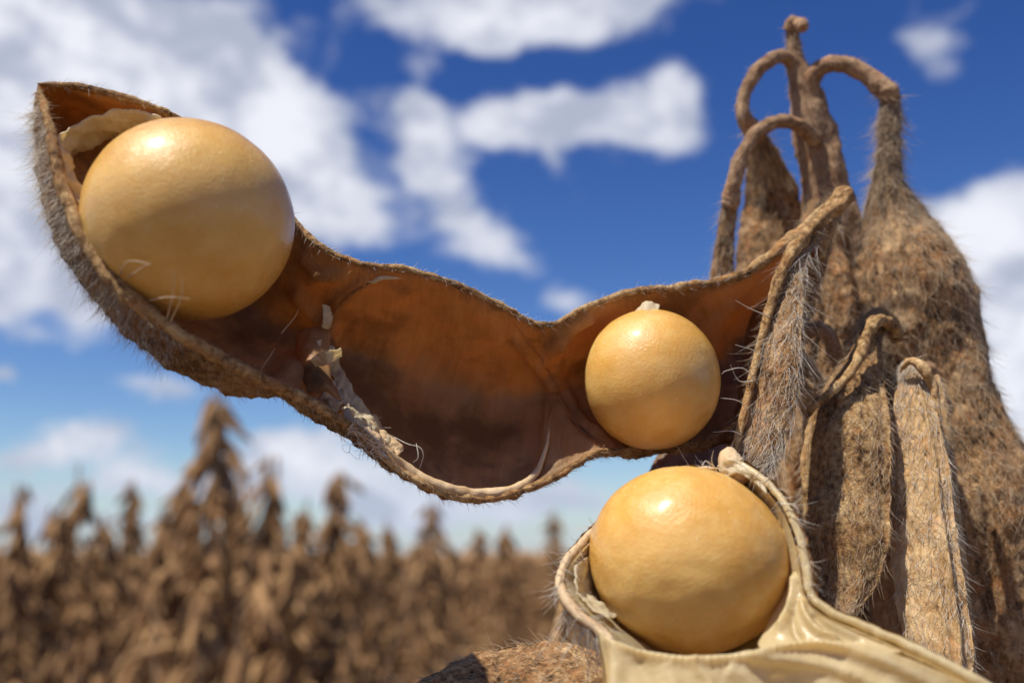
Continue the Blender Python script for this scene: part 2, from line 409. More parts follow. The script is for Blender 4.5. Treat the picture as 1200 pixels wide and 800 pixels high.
def hair_mesh(P, N, T, cnt, length, radius=.022, lift=.6, curl=.5, sel=None, rs=RS, closed=True, segs=4, droop=0.0, jitter=.9):
    """P, N, T: grids (n,m,3). Returns verts, faces of tapered three-sided bent hairs"""
    n, m = P.shape[:2]
    i = rs.randint(2, n - 2, cnt * (1 if sel is None else 6)); j = rs.randint(0, m if closed else m - 1, len(i))
    if sel is not None:
        ok = rs.rand(len(i)) < sel[i, j]; i, j = i[ok][:cnt], j[ok][:cnt]
    cnt = len(i); f = rs.rand(cnt, 1); g = rs.rand(cnt, 1); j2 = (j + 1) % m; i2 = np.minimum(i + 1, n - 1)
    b = (P[i, j] * (1 - f) + P[i, j2] * f) * (1 - g) + (P[i2, j] * (1 - f) + P[i2, j2] * f) * g
    nn, tt = N[i, j], T[i, j]; bi = nrm(np.cross(nn, tt))
    d0 = nrm(nn * lift * (0.5 + rs.rand(cnt, 1)) + tt * (1 - lift * .3) + bi * rs.randn(cnt, 1) * jitter)
    cv = (bi * rs.randn(cnt, 1) + nn * rs.randn(cnt, 1) * .6 - nn * .3 + rs.randn(cnt, 3) * .3) * curl
    cv[:, 2] -= droop
    ln = (length[0] + (length[1] - length[0]) * rs.rand(cnt, 1) ** 1.6)
    rings = []
    for k in range(segs + 1):
        t = k / segs; c = b - nn * radius + d0 * ln * t + cv * ln * t * t * .5
        r = radius * (1 - .8 * t) * (.7 + .6 * ((f + g) % 1))
        u = nrm(np.cross(d0, nn + .01)); v = np.cross(d0, u)
        rings.append(np.stack([c + r * (math.cos(q) * u + math.sin(q) * v) for q in (0, 2.094, 4.189)], 1))
    V = np.stack(rings, 1)                        # cnt, segs+1, 3, 3
    base = (np.arange(cnt) * (segs + 1) * 3)[:, None, None]
    k = np.arange(segs)[None, :, None] * 3; q = np.arange(3)[None, None, :]; q2 = (q + 1) % 3
    F = np.stack([base + k + q, base + k + q2, base + k + 3 + q2, base + k + 3 + q], -1).reshape(-1, 4)
    return V.reshape(-1, 3), F
def hairs(parent, P, mat, cnt, length, closed=True, along=1, sel=None, flipn=False, name='hair', **kw):
    N = grid_normals(P, closed)
    if closed and not outward(P): N = -N
    if flipn: N = -N
    T = nrm(np.gradient(P, axis=0)) * along
    V, F = hair_mesh(P, N, T, cnt, length, sel=sel, closed=closed, **kw)
    return obj(name, V, F, mat, parent, kind='stuff', smooth=True)

# ------------------------------------------------------------------ the near soybean plant
stem_base = np.array([27.0, 62.0, 0.0])
plant = thing('soybean_plant', 'brown foreground soybean plant with arched stalks and pods split open round pale seeds', 'plant', stem_base)

# main stem: visible top, then on down to the soil behind the pods
low = W([(1008, 480, 62)])[0]
top = spline([(927, 30, 62, 6.5), (930, 50, 62, 7.5), (933, 75, 62, 10), (942, 105, 62, 15), (952, 150, 62, 19), (962, 190, 62, 21), (972, 235, 62, 25),
              (984, 300, 62, 29), (998, 380, 62, 29), (1008, 480, 62, 27)], 90)
C1 = W(top[:, :3]); r1 = top[:, 3] * 62 / FPX
C2 = low + (stem_base - low) * (np.linspace(0, 1, 60) ** 1.0)[1:, None] + np.stack([np.sin(np.linspace(0, 9, 60))[1:] * 3, np.cos(np.linspace(0, 7, 60))[1:] * 3 - 3, np.zeros(59)], -1)
r2 = np.linspace(r1[-1], 3.2, 59)
C = np.vstack([C1, C2]); rr = np.concatenate([r1, r2]); rr[:90] *= np.interp(np.arange(90), [0, 15, 40, 89], [1, 1.1, 1.22, 1.1])
T, sd, ft = frames(C); a = np.linspace(0, 2 * math.pi, 22, endpoint=False)
D = np.cos(a)[None, :, None] * sd[:, None] + np.sin(a)[None, :, None] * ft[:, None]
G = C[:, None] + D * rr[:, None, None]; G = G + D * (rr[:, None] * (.16 * fbm(G * np.array([1.3, 1.3, .4]), 4) + .07 * fbm(G * 3.1, 3)))[..., None]
stem = emit('stem', cap(G), M['skin_stem'], plant)
hairs(stem, G[:90], M['hair_tan'], 900, (.2, .6), radius=.014, lift=.7)

def edge_tube(name, ctrl_pts, r0, mat, parent, wob=.25, m=10, flat=1.0, seed=0., taper=True):
    C = np.asarray(ctrl_pts); n = len(C); T, sd, ft = frames(C); a = np.linspace(0, 2 * math.pi, m, endpoint=False)
    r = np.full(n, r0) if np.ndim(r0) == 0 else np.interp(np.linspace(0, 1, n), np.linspace(0, 1, len(r0)), r0)
    if taper: r = r * np.minimum(1, np.minimum(np.arange(n), n - 1 - np.arange(n)) / 6 + .15)
    D = np.cos(a)[None, :, None] * sd[:, None] + flat * np.sin(a)[None, :, None] * ft[:, None]
    G = C[:, None] + D * r[:, None, None]; G = G + D * (r[:, None] * wob * fbm(G * 1.9 + seed, 3))[..., None]
    return emit(name, cap(G), mat, parent), G
def stalk(ctrl, mat='skin_stem', n=70, hair_n=250, label=None, **kw):
    o, G = tube('pod_stalk', ctrl, M[mat], plant, n=n, m=16, rough=.16, fr=1.7, label=label, **kw)
    if hair_n: hairs(o, G, M['hair_tan'], hair_n, (.15, .5), radius=.012, lift=.9)
    return o
stalk([(925, 36, 62, 8), (928, 27, 61.8, 8), (934, 26, 61.5, 6), (940, 30, 61, 7.5), (940, 34, 60.8, 6)], n=24, hair_n=40)
stalk([(936, 80, 62, 10), (918, 66, 61.5, 8), (897, 74, 61, 8), (880, 93, 61, 8.5), (871, 118, 61, 8), (871, 136, 61, 9), (880, 150, 61.5, 12), (888, 160, 62, 11)])
stalk([(955, 165, 61, 9), (936, 147, 60, 8.5), (912, 143, 59.5, 8), (888, 155, 59.3, 8), (870, 182, 59.3, 8.5), (859, 215, 59.3, 9.5), (857, 234, 59.5, 11.5), (853, 242, 59.5, 9)])
stalk([(950, 150, 62, 9), (951, 110, 61.6, 9), (955, 86, 61.3, 9.5), (975, 75, 61, 9.5), (1000, 79, 60.6, 10), (1022, 93, 60.3, 11), (1040, 108, 60, 12.5), (1044, 118, 60, 11)])

def pod(ctrl, mat, label=None, hn=1500, hair='hair_tan', hl=(.4, 1.3), hrad=.0125, lift=.34, along=1, hk=None, **kw):
    G = cap(pod_grid(ctrl, **kw)); o = emit('pod', G, M[mat], plant, label=label)
    if hn: hairs(o, G, M[hair], int(hn * 1.6), hl, jitter=.45, radius=hrad, lift=lift, along=along, curl=.75, **(hk or {}))
    return o, G

# big pod on the right, hanging from the widest arch
pod([(1043, 112, 60.00, 11), (1043, 140, 60.00, 11), (1043, 175, 60.00, 13), (1041, 215, 60.00, 20), (1048, 255, 60.00, 36), (1062, 300, 59.58, 52), (1078, 350, 59.06, 61),
     (1096, 405, 58.49, 58), (1112, 460, 57.92, 52), (1130, 515, 57.37, 60), (1148, 580, 57.03, 74), (1160, 650, 56.65, 80), (1170, 730, 56.23, 80), (1182, 820, 55.75, 72), (1192, 900, 55.32, 40), (1196, 950, 55.05, 8)],
    'skin', 'largest closed pod, hanging on the right from the highest arched stalk', hn=11000, hair='hair_tan', hl=(.4, 1.5),
    n=230, m=80, thick=.75, beans=[(.36, .07), (.66, .08), (.82, .07)], bean_amt=.25, twist=[.3, .3, .5, .5], wrinkle=.05, rough=.025, seed=3.1, grooves=[(1.2, .12, -.10), (2.2, .2, .08)])
pod([(882, 150, 62.5, 9), (889, 165, 63, 12), (898, 200, 63.5, 22), (904, 250, 64, 33), (905, 300, 64, 40), (902, 350, 64, 38), (900, 410, 64, 34), (900, 480, 64, 36), (900, 540, 64, 12)],
    'skin', 'dark closed pod behind the stem, below the left arched stalk', hn=1800, hair='hair_tan', n=110, beans=[(.5, .1), (.8, .08)], wrinkle=.06, seed=7.7)
pod([(856, 236, 59.7, 8), (852, 262, 60, 9), (848, 300, 60, 11), (846, 335, 60, 14), (850, 380, 60, 22), (856, 430, 60.5, 26), (862, 480, 61, 18), (866, 520, 61, 4)],
    'skin', 'slim closed pod hanging from the lower left arched stalk', hn=700, n=90, m=36, beans=[(.75, .1)], seed=9.2)
pod([(962, 235, 61.00, 14), (968, 280, 60.50, 30), (975, 330, 60.35, 38), (978, 380, 60.10, 36), (972, 430, 59.85, 40), (962, 490, 59.55, 40), (950, 560, 59.20, 38), (944, 640, 58.80, 36), (940, 720, 58.40, 34), (940, 800, 58.00, 10)],
    'skin', 'broad closed pod lying along the main stem', hn=2200, n=140, beans=[(.3, .09), (.55, .09), (.8, .08)], wrinkle=.08, twist=.4, seed=12.9, grooves=[(1.0, .15, -.2), (1.7, .2, .15), (2.3, .12, -.15)])
pod([(940, 380, 57, 6), (930, 410, 57, 16), (938, 440, 57, 26), (952, 462, 57, 24), (962, 500, 57.5, 26), (960, 560, 58, 26), (962, 620, 58, 22), (968, 690, 58, 6)],
    'skin_pale', 'small crumpled pod wedged between the stem and the open pod', hn=700, n=90, m=40, thick=.5, wrinkle=.12, twist=.7, seed=21.3, hair='hair_white')
podD, _g = pod([(1052, 400, 55.50, 6), (1046, 382, 55.00, 9), (1032, 374, 54.40, 12), (1020, 386, 54.00, 14), (1013, 412, 53.41, 18), (1003, 450, 52.42, 30), (993, 495, 51.52, 43), (990, 540, 50.81, 47), (992, 590, 50.03, 46), (996, 640, 49.25, 39),
     (996, 685, 48.55, 26), (990, 722, 47.97, 8)],
    'skin_gold', 'grainy golden brown pod with a hooked top', hn=2600, hl=(.35, 1.2), n=170, m=64, thick=.7, beans=[(.55, .1), (.78, .07)], bean_amt=.25, twist=-.35, rough=.035, wrinkle=.05, seed=33.0, ridge=.16)
podE, _g = pod([(1065, 420, 52.70, 4.2), (1065, 440, 52.03, 12.6), (1071, 480, 51.08, 21.8), (1077, 540, 50.05, 28.6), (1081, 610, 49.09, 31.9), (1089, 690, 47.99, 35.3), (1101, 760, 47.03, 33.6), (1111, 830, 46.06, 23.5), (1117, 890, 45.24, 5.0)],
    'skin_pale', 'pale flat pod with a long ridge down its side', hn=1900, hair='hair_white', hl=(.4, 1.1), n=150, m=64, thick=.42, beans=[(.5, .12), (.75, .1)], twist=-.25, ridge=.14, rough=.015, wrinkle=.05, seed=41.0, grooves=[(2.35, .08, .22), (2.1, .08, -.14), (1.0, .12, -.10), (1.5, .3, -.05)])
pod([(1098, 440, 53.65, 3), (1103, 480, 52.65, 8), (1110, 560, 51.25, 10), (1118, 650, 49.73, 12), (1127, 740, 48.40, 13), (1134, 830, 47.28, 10), (1138, 880, 46.65, 3)],
    'skin_pale', 'thin edge-on pod valve beside the pale ridged pod', hn=700, hair='hair_tan', n=110, m=24, thick=1.2, seed=51.0)
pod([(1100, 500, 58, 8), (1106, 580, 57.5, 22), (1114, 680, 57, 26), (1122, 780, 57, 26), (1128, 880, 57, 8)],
    'skin_shaded', hn=300, n=90, m=30, seed=61.0)
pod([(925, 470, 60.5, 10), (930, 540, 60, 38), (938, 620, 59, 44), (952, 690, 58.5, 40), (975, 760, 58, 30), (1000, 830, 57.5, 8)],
    'skin_shaded', 'dark shaded pod behind the seed cup', hn=1600, hair='hair_brown', n=110, m=48, beans=[(.4, .12), (.7, .1)], wrinkle=.06, seed=71.0)
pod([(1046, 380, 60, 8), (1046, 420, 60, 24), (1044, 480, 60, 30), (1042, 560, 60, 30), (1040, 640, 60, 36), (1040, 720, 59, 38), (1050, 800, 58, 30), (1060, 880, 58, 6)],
    'skin_shaded', hn=600, hair='hair_brown', n=80, m=40, seed=81.0)  # added behind to fill the dark gap, shade put into its colour

ropeD, _g = edge_tube('suture_edge', W(spline([(1052, 402, 54.2), (1046, 384, 53.6), (1034, 375, 53), (1022, 380, 52.4), (1013, 400, 51.8), (1000, 430, 51), (978, 456, 50.4), (955, 474, 50.2), (944, 492, 50.4)], 90)), [.22, .34, .36, .30, .26, .22, .2], M['skin_gold'], podD, .35, 14, seed=201)
edge_tube('suture_edge', W(spline([(1054, 436, 52), (1066, 424, 51.4), (1080, 430, 51), (1094, 452, 50.8), (1101, 500, 50.4), (1106, 580, 49.6), (1114, 670, 48.4), (1124, 760, 47.2), (1132, 830, 46.6)], 110)), [.12, .22, .26, .18, .14, .14, .16], M['skin_pale'], podE, .3, 12, seed=202)
stalk([(922, 440, 57, 5), (928, 412, 56.2, 8), (942, 392, 55.6, 9), (958, 385, 55.4, 9), (972, 396, 55.4, 9), (980, 420, 55.6, 8), (988, 450, 56, 6)], hair_n=120)
stalk([(1058, 470, 57, 6), (1072, 440, 56.6, 8), (1088, 432, 56.4, 8), (1100, 450, 56.6, 7)], hair_n=80)

# low pod whose back rises into the bottom of the picture
pod([(430, 868, 45, 6), (465, 850, 45, 26), (515, 838, 45, 48), (575, 828, 45, 62), (640, 822, 45, 64), (700, 826, 45, 58), (770, 850, 45.5, 42), (850, 890, 47, 10)],
    'skin', 'rusty hairy pod back at the bottom edge below the seed cup', hn=3000, hair='hair_tan', hl=(.25, 1.1), lift=.5, n=150, m=64, thick=.9,
    beans=[(.35, .12), (.65, .12)], rough=.02, wrinkle=.05, seed=91.0, grooves=[(.9, .10, .10), (2.4, .2, -.08)], along=-1)
tube('pod_stalk', [(668, 690, 80, 4), (660, 720, 80, 8), (654, 760, 80, 10), (650, 820, 80, 11), (655, 900, 82, 10)], M['skin_pale'], plant, n=30)

# ------------------------------------------------------------------ open pod with two seeds
def rails(rs_, n):
    return [W(spline(r, n)) for r in rs_]
def section(rl, m):
    """smooth surface across the rails (each n x 3) -> grid n x m x 3"""
    A = np.stack(rl, 1); n = A.shape[0]; out = np.zeros((n, m, 3))
    for i in range(n): out[i] = spline(A[i], m)
    return out
Ur = [(45, 98, 43), (112, 110, 43.6), (190, 133, 44.5), (262, 180, 46), (320, 232, 46.6), (349, 268, 46.8), (378, 293, 46.4), (420, 311, 46.2), (480, 320, 46.5), (540, 338, 47.3),
      (590, 362, 48.3), (638, 384, 49.2), (690, 362, 50), (740, 345, 50.6), (800, 338, 51.2), (865, 326, 52.2), (925, 286, 53.2), (985, 232, 54)]
Br = [(46, 100, 43.2), (95, 142, 46.5), (150, 205, 48.2), (195, 270, 48.6), (245, 325, 49), (290, 365, 49.4), (335, 392, 49.8), (395, 405, 50.4), (455, 425, 51.2), (520, 450, 52.3),
      (580, 465, 53.2), (640, 462, 53.6), (700, 448, 54.3), (760, 444, 55), (820, 425, 55.2), (880, 385, 55.4), (935, 320, 55), (986, 234, 54.3)]
Sr = [(44, 100, 43.1), (50, 160, 43.2), (62, 222, 43.2), (90, 290, 43), (131, 354, 42.8), (192, 411, 43), (265, 446, 44), (343, 466, 45.4), (414, 497, 46.4), (482, 542, 47.4),
      (562, 567, 48), (638, 548, 48.9), (696, 522, 50), (755, 520, 51.3), (835, 510, 52.3), (890, 470, 53.6), (940, 360, 54.3), (986, 235, 54.2)]
Lr = [(45, 99, 42.8), (64, 150, 41), (76, 212, 40.3), (103, 276, 39.6), (148, 338, 39.3), (213, 388, 39.8), (290, 432, 41.6), (358, 463, 43.6), (425, 504, 44.9), (484, 556, 45.9),
      (562, 581, 46.5), (640, 560, 47.6), (697, 528, 49.2), (755, 523, 51.0), (833, 512, 52), (888, 462, 53.4), (938, 352, 54.0), (985, 234, 53.9)]
NN, MMm = 300, 60
rl = rails([Ur, Br, Sr, Lr], NN)
In = section(rl, MMm)
Nn = grid_normals(In)
# normals toward the hollow (toward the camera side on average)
if ((CO - In) * Nn).sum(-1).mean() < 0: Nn = -Nn
s_ = np.linspace(0, 1, NN)[:, None]
hol = .10 * fbm(In * .5, 4) + .05 * fbm(In * np.array([1.6, 1.6, 1.6]), 3)
edgef = np.minimum(1, np.minimum(np.linspace(0, 1, MMm), 1 - np.linspace(0, 1, MMm)) * 10)[None]
tip = np.minimum(1, np.minimum(s_, 1 - s_) * 25)
# pinch between the seed chambers: soft cross ridges
pin = .8 * np.exp(-((s_ - .40) / .018) ** 2) + .55 * np.exp(-((s_ - .665) / .02) ** 2)
prof = np.sin(np.linspace(0, math.pi, MMm))[None] ** 2
In = In + Nn * ((hol + pin * prof) * edgef * tip)[..., None]
In = creases(In, [([(597, 388), (622, 420), (640, 440), (656, 458)], 5, .35), ([(634, 430), (648, 402), (672, 382), (697, 370)], 5, .55), ([(640, 440), (644, 480), (643, 520)], 6, .25),
                  ([(655, 440), (680, 490), (712, 512)], 5, .30), ([(650, 462), (672, 505), (700, 526)], 4, .22), ([(352, 300), (372, 318), (398, 325)], 5, .3), ([(358, 330), (380, 322), (410, 322)], 5, .3),
                  ([(345, 340), (362, 362), (382, 380)], 9, .5), ([(446, 322), (412, 340), (390, 368), (386, 408), (402, 450), (430, 490)], 5, .45), ([(655, 384), (652, 420), (650, 458), (646, 500), (640, 545)], 7, .35), ([(480, 345), (500, 400), (508, 470)], 30, -.35), ([(420, 360), (432, 420), (455, 480)], 14, .15),
                  ([(560, 350), (590, 420), (600, 500), (590, 560)], 12, .16), ([(270, 400), (320, 420), (370, 440)], 8, .25), ([(860, 350), (840, 380), (835, 420)], 10, .4)])
thickn = .30 * tip * np.ones((1, MMm))
Out = In - Nn * thickn[..., None] - Nn * (np.abs(.18 * fbm(In * 1.3 + 5, 4, .6)) * edgef * tip)[..., None]
shell = emit('open_pod', Out, M['skin_open'], plant, closed=False, label='pod split open along its length with two seeds still in it, curving out to the left')
emit('pod_lining', In, M['lining'], shell, closed=False)
up = (In[:, 0] + Out[:, 0]) / 2; lo = (In[:, -1] + Out[:, -1]) / 2
e1, Gu = edge_tube('suture_edge', up, [.16, .18, .16, .15, .16, .22, .36], M['skin_gold'], shell, .35, 12, seed=1)
e2, Gl = edge_tube('suture_edge', lo, [.16, .26, .30, .26, .20, .18, .15, .18, .3], M['skin_gold'], shell, .35, 12, seed=2)
rimc0 = W(spline([(432, 512, 44.6), (455, 532, 45.1), (484, 553, 45.6), (520, 569, 45.9), (562, 577, 46.2), (600, 573, 46.7), (628, 557, 47.3), (640, 532, 48.6), (643, 500, 50.4)], 90))
rimc = drape(In, [(432, 508), (455, 531), (484, 553), (520, 571), (560, 578), (600, 573), (626, 556), (639, 530), (645, 495)], 90, .32)
edge_tube('locule_rim', rimc, [.14, .22, .27, .28, .26, .2, .12, .04], M['rim'], shell, .2, 10, seed=4)
edge_tube('locule_rim', drape(In, [(640, 505), (645, 480), (652, 458), (640, 430), (620, 402), (600, 375)], 50, .02), [.03, .05, .06, .05, .03], M['lining'], shell, .3, 8, seed=5)
edge_tube('locule_rim', drape(In, [(650, 458), (664, 480), (690, 508), (712, 520)], 40, .02), [.05, .07, .05, .03], M['lining'], shell, .3, 8, seed=55)
edge_tube('locule_rim', drape(In, [(472, 326), (448, 326), (430, 330)], 30, .12), [.04, .12, .12, .05], M['paper'], shell, .3, 8, seed=6)
edge_tube('locule_rim', drape(In, [(436, 328), (412, 342), (394, 362), (384, 385), (387, 408)], 50, .03), [.05, .06, .05, .06], M['lining'], shell, .3, 8, seed=66)
# hair on the outer skin and along both sutures
ft_m = np.ones(Out.shape[:2]); ft_m[:, :MMm // 3] *= .5
rngB = np.random.RandomState(5)
hairs(shell, Out, M['hair_tan'], 9000, (.15, .55), closed=False, flipn=False if ((CO - Out) * grid_normals(Out)).sum(-1).mean() < 0 else True, radius=.013, lift=.6, curl=.6, rs=rngB)
left = np.zeros(Out.shape[:2]); left[int(.03 * NN):int(.30 * NN), MMm // 2:] = 1
hairs(shell, Out, M['hair_white'], 4200, (.3, 1.15), closed=False, flipn=False if ((CO - Out) * grid_normals(Out)).sum(-1).mean() < 0 else True, radius=.0075, lift=1.1, curl=.9, sel=left, rs=rngB)
hairs(shell, Gu, M['hair_white'], 1100, (.1, .45), radius=.010, lift=.9, curl=.6, rs=rngB)
hairs(shell, Gl, M['hair_tan'], 1300, (.1, .45), radius=.011, lift=.9, curl=.6, rs=rngB)

def sheet(name, ra, rb, mat, parent, n=60, m=16, amp=.2, fr=1.2, seed=0., bulge=0., th=.05, label=None, folds=None):
    """a thin crumpled sheet with real thickness between two rails (px, py, depth)"""
    a, b = W(spline(ra, n)), W(spline(rb, n)); t = np.linspace(0, 1, m)[None, :, None]
    G = a[:, None] * (1 - t) + b[:, None] * t; N = grid_normals(G)
    if ((CO - G) * N).sum(-1).mean() < 0: N = -N
    q = bulge * np.sin(t[..., 0] * math.pi) + amp * fbm(G * fr + seed, 4, .6)
    G = G + N * q[..., None]
    if amp: G = G + .35 * amp * np.stack([fbm(G * fr + seed + 9 * k, 3) for k in range(3)], -1)
    if folds: G = creases(G, folds)
    B = G - N * th
    ring = np.concatenate([G, B[:, ::-1]], 1)
    return emit(name, cap(ring), mat, parent, closed=True, label=label), G
# papery shreds where the locule wall tore
def on(pts, lift):
    C = drape(In, [(x, y) for x, y in pts], 40, lift); q = C - CO; d = q @ CF
    return np.stack([600 + FPX * (q @ CX) / d, 400 - FPX * (q @ CU) / d, d], -1)[::6]
def shred(a, b, la, lb, m=M['paper'], amp=.16, sd_=3., n=60, **kw):
    sheet('papery_membrane', on(a, la), on(b, lb), m, shell, n=n, m=16, amp=amp, fr=1.7, seed=sd_, th=.03, **kw)
shred([(392, 412), (402, 432), (412, 455), (430, 478), (452, 500), (468, 526)], [(384, 425), (392, 445), (398, 466), (414, 488), (436, 508), (458, 532)], .5, .25, sd_=3.)
shred([(388, 440), (380, 452), (374, 468)], [(402, 470), (396, 480), (392, 490)], .3, .1, sd_=13., n=30)
shred([(410, 470), (424, 486), (440, 500)], [(398, 478), (412, 496), (428, 512)], .7, .3, sd_=17., n=30)
shred([(430, 490), (450, 506), (466, 520), (470, 530)], [(424, 500), (442, 516), (458, 532), (464, 540)], .55, .5, m=M['rim'], sd_=27., n=30)
shred([(364, 428), (382, 420), (400, 410)], [(370, 435), (388, 430), (402, 419)], .6, .8, sd_=6., n=30)
sheet('papery_membrane', [(364, 421, 46), (378, 413, 45.8), (400, 408, 45.8)], [(370, 431, 46.2), (384, 426, 45.9), (402, 418, 46)], M['paper'], shell, n=30, m=10, amp=.12, fr=2, seed=6)
sheet('papery_membrane', [(376, 358, 47.4), (378, 370, 47.2), (377, 384, 47.2)], [(387, 360, 47.6), (389, 372, 47.5), (385, 386, 47.6)], M['paper'], shell, n=24, m=8, amp=.12, fr=2, seed=8)
sheet('papery_membrane', [(370, 400, 47.2), (376, 412, 47)], [(386, 398, 47.6), (392, 410, 47.4)], M['paper'], shell, n=20, m=8, amp=.12, fr=2, seed=9)
# flap left of the torn wall, and the pale flap by the beak
sheet('papery_membrane', [(346, 395, 48.4), (350, 430, 47), (362, 458, 45.2)], [(388, 384, 48), (386, 430, 46.7), (400, 470, 45)], M['lining'], shell, n=40, m=14, amp=.12, fr=1, seed=12, bulge=.5)
sheet('papery_membrane', [(62, 168, 42.6), (84, 150, 43.2), (112, 136, 43.8), (150, 130, 44.2), (188, 136, 44.2)],
      [(72, 196, 44.6), (100, 178, 45.6), (130, 165, 46.2), (165, 155, 46), (196, 146, 45)], M['paper'], shell, n=50, m=12, amp=.14, fr=1.2, seed=15, bulge=.3)
sheet('papery_membrane', [(66, 158, 41.4), (74, 190, 40.8), (84, 220, 40.6), (100, 252, 40.2)], [(76, 172, 42.4), (86, 200, 42), (96, 226, 41.6), (102, 256, 40.6)], M['paper'], shell, n=40, m=10, amp=.16, fr=1.6, seed=16)
sheet('funicle', [(744, 364, 50.2), (756, 354, 50.2), (772, 358, 50.2)], [(748, 368, 49.4), (758, 364, 49.3), (770, 366, 49.4)], M['paper'], shell, n=24, m=8, amp=.08, fr=2.5, seed=88)
# loose strands of torn fibre
def strand(pts, r, mat, parent, n=26):
    C = W(spline(pts, n)); T, sd, ft = frames(C); a = np.linspace(0, 2 * math.pi, 5, endpoint=False)
    rr = r * np.linspace(1, .35, n)
    G = C[:, None] + (np.cos(a)[None, :, None] * sd[:, None] + np.sin(a)[None, :, None] * ft[:, None]) * rr[:, None, None]
    return cap(G)
def strands(lst, r, mat, parent, name='fibre'):
    V, F, k = [], [], 0
    for p in lst:
        G = strand(p, r, mat, parent); V.append(G.reshape(-1, 3)); F.append(grid_faces(*G.shape[:2], True) + k); k += G.shape[0] * G.shape[1]
    return obj(name, np.vstack(V), np.vstack(F), mat, parent, kind='stuff')
rr = random.Random(4); lst = []
for k in range(26):
    x, y = rr.uniform(410, 452), 0; y = 500 + (x - 410) * .75 + rr.uniform(-14, 12); d = 43.8
    p = [(x, y, d)]
    for q in range(4): x += rr.uniform(-12, 12); y += rr.uniform(-10, 10); p.append((x, y, d + rr.uniform(-.4, .4)))
    lst.append(p)
lst += [[(462, 512, 44.4), (478, 520, 43.8), (492, 524, 43.4), (496, 534, 43.2), (492, 548, 43.3)], [(488, 520, 44), (490, 535, 43.6), (484, 542, 43.6)],
        [(330, 390, 44), (345, 372, 43.8), (350, 362, 43.8)], [(300, 440, 43), (316, 418, 42.6), (322, 408, 42.6)]]
strands(lst, .017, M['hair_white'], shell)
# stray hairs over the big seed
strands([[(140, 322, 39), (150, 306, 37.6), (176, 309, 37.2)], [(150, 325, 39), (165, 314, 37.4), (176, 309, 37.1)], [(196, 372, 39), (203, 340, 37.6), (203, 318, 37.3)],
         [(200, 376, 39), (212, 350, 37.6), (214, 328, 37.4)], [(176, 352, 39), (196, 348, 37.7), (222, 350, 37.6)], [(110, 262, 39.6), (118, 252, 39), (124, 246, 39)]], .035, M['hair_tan'], shell)

# ------------------------------------------------------------------ second valve of the open pod, seen from its hairy back
Gv = cap(pod_grid([(990, 228, 54, 8), (978, 242, 53.5, 10), (955, 270, 52.6, 10), (932, 308, 51.6, 12), (922, 352, 50.6, 18), (913, 400, 50, 25), (905, 450, 49.4, 29), (896, 500, 49, 29),
               (882, 540, 48.6, 24), (872, 562, 48.4, 8)], n=170, m=56, thick=.55, twist=[-.2, -.35, -.5, -.5], ridge=.1, beans=[(.6, .12), (.85, .1)], bean_amt=.2, rough=.05, wrinkle=.06, seed=101.))
valve = emit('pod_valve', Gv, M['skin'], plant, label='hairy narrow valve hanging down between the middle seed and the brown pods')
vs = np.ones(Gv.shape[:2]); vs[:, :8] = .08; vs[:, -8:] = .08; vs[:45] *= .15
hairs(valve, Gv, M['hair_white'], 1000, (.5, 1.9), radius=.013, lift=.32, curl=1.1, droop=.7, jitter=.5, sel=vs, rs=np.random.RandomState(8))
hairs(valve, Gv, M['hair_tan'], 3400, (.25, .9), radius=.013, lift=.3, curl=.8, rs=np.random.RandomState(9))
edge_tube('suture_edge', W(spline([(980, 240, 53.1), (955, 264, 52.4), (925, 300, 51.3), (907, 345, 50.4), (892, 400, 49.8), (880, 450, 49.2), (868, 500, 48.8), (858, 548, 48.2)], 120)), [.3, .36, .32, .26, .22, .2, .2, .18], M['skin_gold'], valve, .22, 14, seed=77)
tube('knob', [(996, 224, 53.8, 6), (988, 230, 53.4, 12), (974, 246, 53, 11), (962, 260, 52.8, 9), (948, 280, 52.6, 6)], M['skin_gold'], valve, n=40, rough=.25)
# its brown inner face behind the middle seed
sheet('pod_lining', [(905, 345, 52.5), (888, 420, 51.8), (872, 490, 51.2), (862, 545, 50.6), (850, 580, 50)], [(850, 370, 56.6), (838, 430, 57), (815, 480, 57), (775, 525, 56), (748, 575, 54)],
      M['lining_dark'], valve, n=60, m=24, amp=.15, fr=.6, bulge=-.6, seed=31, th=.3)
strands([[(898, 420, 49.5), (882, 410, 48.6), (862, 404, 48)], [(890, 452, 49.3), (872, 432, 48.5), (852, 434, 48), (846, 438, 48)], [(880, 485, 49), (866, 470, 48.3), (844, 466, 48)],
         [(872, 512, 48.8), (858, 505, 48), (836, 506, 47.6)], [(905, 372, 50), (880, 362, 49), (862, 352, 48.5)], [(884, 446, 49), (866, 446, 48.4), (856, 428, 48.2)]], .028, M['hair_white'], valve)

# ------------------------------------------------------------------ cup-shaped open pod below, cream inside
# rails run round the seed: outer rim, wall, bottom of the cup
rimR = [(846, 548, 43.6), (868, 552, 42.8), (893, 570, 41.8), (916, 598, 40.8), (930, 632, 40), (937, 668, 39.4), (944, 700, 38.8), (968, 722, 38.2), (1010, 740, 37.6), (1060, 762, 37), (1110, 786, 36.4), (1170, 822, 35.8), (1240, 870, 35.2)]
rimL = [(846, 548, 43.6), (800, 560, 45), (750, 585, 44.5), (712, 615, 43.4), (686, 640, 42.2), (667, 664, 41), (664, 688, 40), (684, 714, 39.2), (708, 732, 38.6), (722, 752, 38), (722, 790, 37.4), (722, 840, 36.8), (724, 900, 36.2)]
backc = [(846, 552, 44.4), (835, 590, 47.2), (822, 620, 48.6), (812, 650, 49), (806, 680, 48.6), (804, 712, 47.2), (812, 745, 45), (830, 775, 42.6), (860, 800, 41), (890, 830, 40), (920, 860, 39.2), (960, 890, 38.4), (990, 930, 37.6)]
